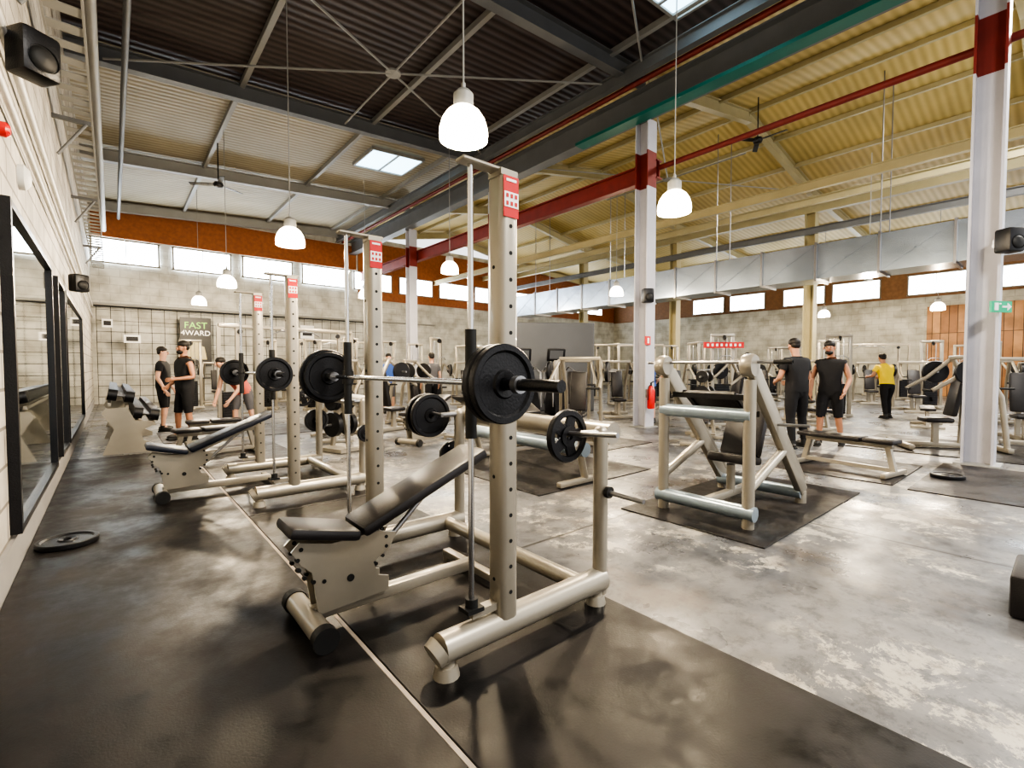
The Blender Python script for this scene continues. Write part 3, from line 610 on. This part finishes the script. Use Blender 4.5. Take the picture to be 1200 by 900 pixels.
def prack(loc,rz):
    t=thing('power_rack','silver four post power rack with cross bars','gym machine',loc,rz,'power racks')
    parts(t,'rack_post',SILVER,[beam((x,y,0),(x,y,2.2),.07,.07,.01) for x in(-.6,.6) for y in(-.45,.45)])
    parts(t,'rack_rail',SILVER,[beam((x,-.5,z),(x,.5,z),.07,.07,.01) for x in(-.6,.6) for z in(.05,2.2)]+[beam((-.6,.45,z),(.6,.45,z),.07,.07,.01) for z in(.05,2.2)])
    parts(t,'safety_bar',BLACK,[tube((x,-.6,.8),(x,.6,.8),.022) for x in(-.6,.6)])
    part(t,'pull_up_bar',STEEL,[tube((-.6,-.45,2.2),(.6,-.45,2.2),.018)])
    part(t,'bar',STEEL,[tube((-1.05,-.52,1.3),(1.05,-.52,1.3),.014),tube((-1.05,-.52,1.3),(-.7,-.52,1.3),.025),tube((.7,-.52,1.3),(1.05,-.52,1.3),.025)])
    return t
PK=prack((10.9,15.2,0),20); dup(PK,(15.4,7.9,0),-40); dup(PK,(22.3,7.6,0),-40); dup(PK,(14.3,10.4,0),-30)
def stepper(loc,rz):
    t=thing('stair_stepper','black cardio stepper with console and handrails','cardio machine',loc,rz,'cardio machines')
    part(t,'base_body',BLACK,[ext([(-.6,.0),(.6,.0),(.6,.35),(.2,.9),(-.1,.95),(-.6,.3)],(0,0,.03),.6)])
    parts(t,'handrail',STEEL,[path([(-.5,s*.34,.3),(-.45,s*.34,1.25),(.3,s*.34,1.4),(.55,s*.34,1.3),(.55,s*.34,.3)],.022) for s in(-1,1)])
    part(t,'console_mast',SILVER,[beam((.35,0,.7),(.5,0,1.65),.14,.1,.02)])
    part(t,'console',[(BLACK,[box((.45,0,1.75),(.09,.55,.38),(0,-.25,0),.03)]),(GREYP,[box((.40,0,1.76),(.02,.4,.25),(0,-.25,0))])])
    return t
ST=stepper((8.0,10.6,0),60); dup(ST,(8.9,10.0,0),60); dup(ST,(9.8,9.5,0),60)
solo('grey_partition','tall plain grey partition block behind the cardio machines','partition',GREYP,[box((0,0,1.4),(2.9,1.2,2.8),b=.02,seg=1)],(10.9,11.2,0),(0,0,math.radians(-35)))
solo('padded_block','black padded block standing on concrete','box',PAD,[box((0,0,.12),(.5,.45,.24),b=.02)],(4.05,-.02,0))
def tree(loc,rz):
    t=thing('plate_tree','silver plate storage tree loaded with plates','plate rack',loc,rz,'plate trees')
    part(t,'tree_frame',SILVER,[beam((0,-.3,.04),(0,.3,.04),.5,.06),beam((0,-.2,.05),(0,0,1.3),.06,.06),beam((0,.2,.05),(0,0,1.3),.06,.06)])
    parts(t,'tree_horn',STEEL,[tube((-.3,0,z),(.3,0,z),.02) for z in(.45,.85,1.2)])
    parts(t,'stored_plate',BLACK,[lathe([(0,-.04),(r,-.04),(r,.04),(0,.04)],(s*.15,0,z),'x',24) for z,r in((.45,.2),(.85,.17),(1.2,.12)) for s in(-1,1)])
    return t
TR=tree((2.9,7.9,0),20); dup(TR,(9.3,4.9,0),10)
# dumbbell rack
DR=thing('dumbbell_rack','beige silver two tier dumbbell rack along the mirror','dumbbell rack',(.15,9.9,0))
for y in(0,2.3,4.66):
    part(DR,'side_panel',SILVER,[ext([(-.3,0),(.45,0),(.45,.08),(.22,.2),(.18,.35),(.36,.44),(.36,.5),(.12,.52),(.02,.74),(-.25,.74),(-.3,.66),(-.15,.4)],(0,y,0),.06)])
for z,x in((.5,.24),(.8,-.1)):
    parts(DR,'shelf_rail',SILVER,[beam((x-.1,0,z),(x-.1,4.6,z),.04,.05),beam((x+.12,0,z-.05),(x+.12,4.6,z-.05),.04,.05)])
dbm=mesh('dumbbell',[(STEEL,[tube((-.1,0,0),(.1,0,0),.015)]),(BLACK,[tube((s*.05,0,0),(s*.17,0,0),.095,n=12) for s in(-1,1)])])
for z,x in((.62,.27),(.93,-.05)):
    for i in range(20):
        o=bpy.data.objects.new('dumbbell',dbm); COL.objects.link(o); o.location=(.15+x,10.0+i*.232,z); o.rotation_euler=(0,.2,0); meta(o,'black round head dumbbell on the rack','dumbbell','dumbbells on the rack')
# ---------------------------------------------------------------- people
def skinmesh(V,E,R,root=0,sub=2):
    me=bpy.data.meshes.new('sk'); me.from_pydata([tuple(v) for v in V],E,[]); o=bpy.data.objects.new('sk',me); COL.objects.link(o)
    o.modifiers.new('s','SKIN')
    for i,d in enumerate(me.skin_vertices[0].data):
        r=R[i]; d.radius=(r,r) if not hasattr(r,'__len__') else r; d.use_root=(i==root)
    s=o.modifiers.new('u','SUBSURF'); s.levels=sub; s.render_levels=sub
    dg=bpy.context.evaluated_depsgraph_get(); m=bpy.data.meshes.new_from_object(o.evaluated_get(dg)); bpy.data.objects.remove(o)
    for p in m.polygons: p.use_smooth=True
    m.materials.clear(); return m
def person(loc,rz,label,shirt=CBLK,sleeve=False,pants=CBLK,long=False,skin=SKIN,arms=None,lean=0,scale=1,legs=None,hair=HAIR,head=(0,0),beard=False):
    t=thing('person',label,'person',loc,rz); t.scale=(scale,)*3
    cl,sl=math.cos(lean),math.sin(lean)
    def up(p):
        x,y,z=p; dz=z-.95; return Vector((x,y*cl-dz*sl,.95+dz*cl+y*sl))
    A=arms or [((-.25,.03,1.14),(-.27,-.1,.90)),((.25,.03,1.14),(.27,-.1,.90))]
    Lg=legs or [((-.11,-.02,.5),(-.12,.03,.1)),((.11,-.02,.5),(.13,.03,.1))]
    V=[Vector((0,0,.95)),up((0,0,1.12)),up((0,.0,1.33)),up((0,.01,1.47)),up((0,.0,1.54)),up((head[0]*.3,-.015+head[1]*.3,1.61)),up((head[0],-.005+head[1],1.70)),up((head[0],head[1],1.765))]
    R=[(.15,.12),(.135,.115),(.165,.125),(.07,.07),(.055,.055),(.068,.075),(.078,.092),(.05,.06)]
    E=[(i,i+1) for i in range(7)]; tag=['T','T','T','H','H','H','H']
    for k,s in enumerate((-1,1)):
        sh=up((s*.185,0,1.42)); el=up(Vector(A[k][0])); wr=up(Vector(A[k][1])); b=len(V)
        d=(wr-el).normalized(); side=d.cross(Vector((s,0,0))).normalized() if abs(d.x)<.9 else Vector((0,1,0)); nrm=d.cross(side)
        V+=[sh,(sh+el)/2,el,el+(wr-el)*.35,wr,wr+d*.07]; R+=[.062,.05,.042,.042,.026,(.034,.022)]
        E+=[(2,b),(b,b+1),(b+1,b+2),(b+2,b+3),(b+3,b+4),(b+4,b+5)]; tag+=['S','U','A','A','A','A']
        for f in range(4):
            q=V[b+5]+side*(f-1.5)*.02+d*.03; l=(.07,.08,.075,.06)[f]; n=len(V)
            V+=[q,q+d*l*.5+nrm*.008,q+d*l*.9+nrm*.03]; R+=[.009,.009,.0075]; E+=[(b+5,n),(n,n+1),(n+1,n+2)]; tag+=['A','A','A']
        n=len(V); V+=[V[b+4]+d*.035+side*.035,V[b+4]+d*.075+side*.055]; R+=[.010,.008]; E+=[(b+4,n),(n,n+1)]; tag+=['A','A']
    for k,s in enumerate((-1,1)):
        hp=Vector((s*.095,0,.88)); kn=Vector(Lg[k][0]); an=Vector(Lg[k][1]); b=len(V)
        V+=[hp,(hp+kn)/2,kn,kn+(an-kn)*.35,an,an+Vector((s*.02,-.14,-.055))]; R+=[.095,.083,.058,.056,.036,(.035,.03)]
        E+=[(0,b),(b,b+1),(b+1,b+2),(b+2,b+3),(b+3,b+4),(b+4,b+5)]; tag+=['P','P','P','L','L','F']
    bm=skinmesh(V,E,R); bm.materials.append(skin); bo=bpy.data.objects.new('body',bm); COL.objects.link(bo); bo.parent=t
    rad=lambda i: (R[i] if not hasattr(R[i],'__len__') else sum(R[i])/2)
    FT=[]
    for p in bm.polygons:
        c=p.center; best=9e9;bt='T'
        for (i,j),tg in zip(E,tag):
            a=V[i];ab=V[j]-a; q=max(0,min(1,(c-a).dot(ab)/max(ab.length_squared,1e-9))); rr=rad(i)*(1-q)+rad(j)*q
            dd=(c-(a+ab*q)).length-rr
            if dd<best: best=dd;bt=tg
        dz=c.z-.95; zz=.95+dz*cl-c.y*sl
        FT.append((bt,zz))
    def cloth(name,mt,off,fn):
        b=bmesh.new(); b.from_mesh(bm); b.faces.ensure_lookup_table(); b.normal_update()
        for v in b.verts: v.co=v.co+v.normal*off
        dl=[f for f,ft in zip(b.faces,FT) if not fn(*ft)]
        bmesh.ops.delete(b,geom=dl,context='FACES')
        b.faces.ensure_lookup_table(); seen=set(); comps=[]
        for f in b.faces:
            if f in seen: continue
            st=[f]; seen.add(f); cp=[]
            while st:
                g=st.pop(); cp.append(g)
                for e in g.edges:
                    for h in e.link_faces:
                        if h not in seen: seen.add(h); st.append(h)
            comps.append(cp)
        comps.sort(key=len,reverse=True)
        rest=[f for cp in comps[1:] for f in cp]
        if rest: bmesh.ops.delete(b,geom=rest,context='FACES')
        m=bpy.data.meshes.new(name); b.to_mesh(m); b.free(); m.materials.clear(); m.materials.append(mt)
        for p in m.polygons: p.use_smooth=True
        o=bpy.data.objects.new(name,m); COL.objects.link(o); o.parent=t
    up_set={'T','S'}|({'U'} if sleeve else set())
    cloth('shirt' if sleeve else 'tank_top',shirt,.02,lambda g,z:(g in up_set and z>.90) or (g=='P' and z>.92) or (g=='H' and z<1.47))
    lg={'P','L'} if long else {'P'}
    cloth('trousers' if long else 'shorts',pants,.013,lambda g,z:(g in lg) or (g=='T' and z<1.04))
    for k,s in enumerate((-1,1)):
        an=Vector(Lg[k][1]); part(t,'shoe',SHOE,[ball(an+Vector((s*.01,-.055,-.048)),(.052,.14,.05)),box(an+Vector((s*.01,-.055,-.085)),(.09,.27,.03),b=.012),tube(an+Vector((0,0,-.05)),an+Vector((0,0,.03)),.05)])
    hc=V[6]
    part(t,'hair',hair,[ball(hc+Vector((0,.018,.045)),(.087,.098,.075)),ball(hc+Vector((0,.05,-.0)),(.08,.06,.07))])
    part(t,'face',[(skin,[ball(hc+Vector((0,-.098,-.03)),(.012,.018,.022)),ball(hc+Vector((-.082,.0,-.02)),(.012,.02,.03)),ball(hc+Vector((.082,.0,-.02)),(.012,.02,.03))]),(EYE,[ball(hc+Vector((s*.03,-.088,-.005)),.009) for s in(-1,1)]),(LIPS,[ball(hc+Vector((0,-.088,-.065)),(.024,.008,.007))])])
    if beard: part(t,'beard',hair,[ball(hc+Vector((0,-.05,-.095)),(.06,.055,.04))])
    return t
hips=[((-.34,.08,1.18),(-.17,-.1,1.0)),((.34,.08,1.18),(.17,-.1,1.0))]
fwd=[((-.27,-.05,1.15),(-.16,-.28,1.1)),((.27,-.05,1.15),(.16,-.28,1.1))]
stride=[((-.12,-.12,.51),(-.14,-.10,.1)),((.12,.04,.5),(.16,.16,.1))]
relax=[((-.15,-.05,.5),(-.19,-.03,.1)),((.11,.0,.5),(.11,.06,.1))]
person((1.05,10.95,.012),-70,'person in black tank top and black shorts standing with bent arms',arms=[((-.27,.06,1.14),(-.2,-.17,1.0)),((.27,.02,1.15),(.2,-.22,1.12))],scale=1.04,beard=True,legs=relax,head=(.02,-.02))
person((.85,12.9,0),70,'person in black t-shirt standing near the dumbbell rack',sleeve=True,skin=SKIN2,scale=1.02,legs=relax)
person((2.1,11.2,.012),-60,'person bending forward in coral top over a bench',shirt=CPNK,pants=CGRY,lean=.8,skin=SKIN2,arms=[((-.27,-.25,1.2),(-.2,-.5,1.15)),((.27,-.25,1.2),(.2,-.5,1.15))],legs=stride)
person((9.05,3.1,0),150,'person in black t-shirt and black trousers seen from behind looking down',sleeve=True,long=True,arms=fwd,scale=1.05,head=(0,-.04),lean=.06,legs=relax)
person((9.75,2.8,0),-80,'bearded person in black tank top and dark shorts standing',arms=[((-.28,.05,1.15),(-.27,-.12,.92)),((.27,.02,1.15),(.22,-.16,.95))],scale=1.03,beard=True,legs=stride,head=(-.02,-.03))
person((16.2,3.3,0),140,'person in yellow t-shirt and black trousers leaning forward',shirt=CYEL,sleeve=True,long=True,lean=.3,arms=[((-.27,-.12,1.2),(-.2,-.4,1.25)),((.27,-.12,1.2),(.2,-.4,1.25))],legs=stride)
person((6.4,13.4,0),-20,'person in blue t-shirt standing among the machines',shirt=CBLU,sleeve=True,skin=SKIN2,pants=CGRY,arms=fwd)
person((8.2,13.9,0),-10,'person in white t-shirt by the cable towers',shirt=CWHT,sleeve=True,skin=SKIN2,arms=hips)
person((7.0,11.9,0),170,'person in grey t-shirt walking between machines',shirt=CGRY,sleeve=True,skin=SKIN2,legs=stride)
person((14.0,6.1,0),-60,'person in dark clothes by the cable machines',shirt=CGRY,sleeve=True,long=True,skin=SKIN2)
person((10.3,6.9,0),120,'person in blue top facing the cable machines',shirt=CBLU,skin=SKIN2,arms=hips)
person((17.6,5.0,0),-30,'person in coral top standing among machines',shirt=CPNK,skin=SKIN2,long=True,legs=relax)
# ---------------------------------------------------------------- light & camera
w=bpy.data.worlds.new('World'); SC.world=w; w.use_nodes=True; bg=w.node_tree.nodes['Background']; bg.inputs[0].default_value=(.96,.96,.96,1); bg.inputs[1].default_value=.75
def area(loc,size,e,rot,col=(1,.95,.88)):
    l=bpy.data.lights.new('area','AREA'); l.shape='RECTANGLE'; l.size=size[0]; l.size_y=size[1]; l.energy=e; l.color=col
    o=bpy.data.objects.new('added_fill_light',l); COL.objects.link(o); o.location=loc; o.rotation_euler=rot; return o
area((14,-2,8.7),(2,3),1200,(0,0,0)); area((4,-3,7.2),(2,1.2),500,(0,0,0))  # area lights added under the roof, out of view, to brighten the hall
cam=bpy.data.cameras.new('Camera'); co=bpy.data.objects.new('Camera',cam); COL.objects.link(co)
co.location=(0,0,1.4); co.rotation_euler=(math.radians(90-2.06),0,math.radians(-40.1)); cam.sensor_width=36; cam.lens=556/1200*36; cam.clip_start=.05; cam.clip_end=200
SC.camera=co
SC.view_settings.view_transform='AgX'; SC.view_settings.look='AgX - High Contrast'; SC.view_settings.exposure=1.0
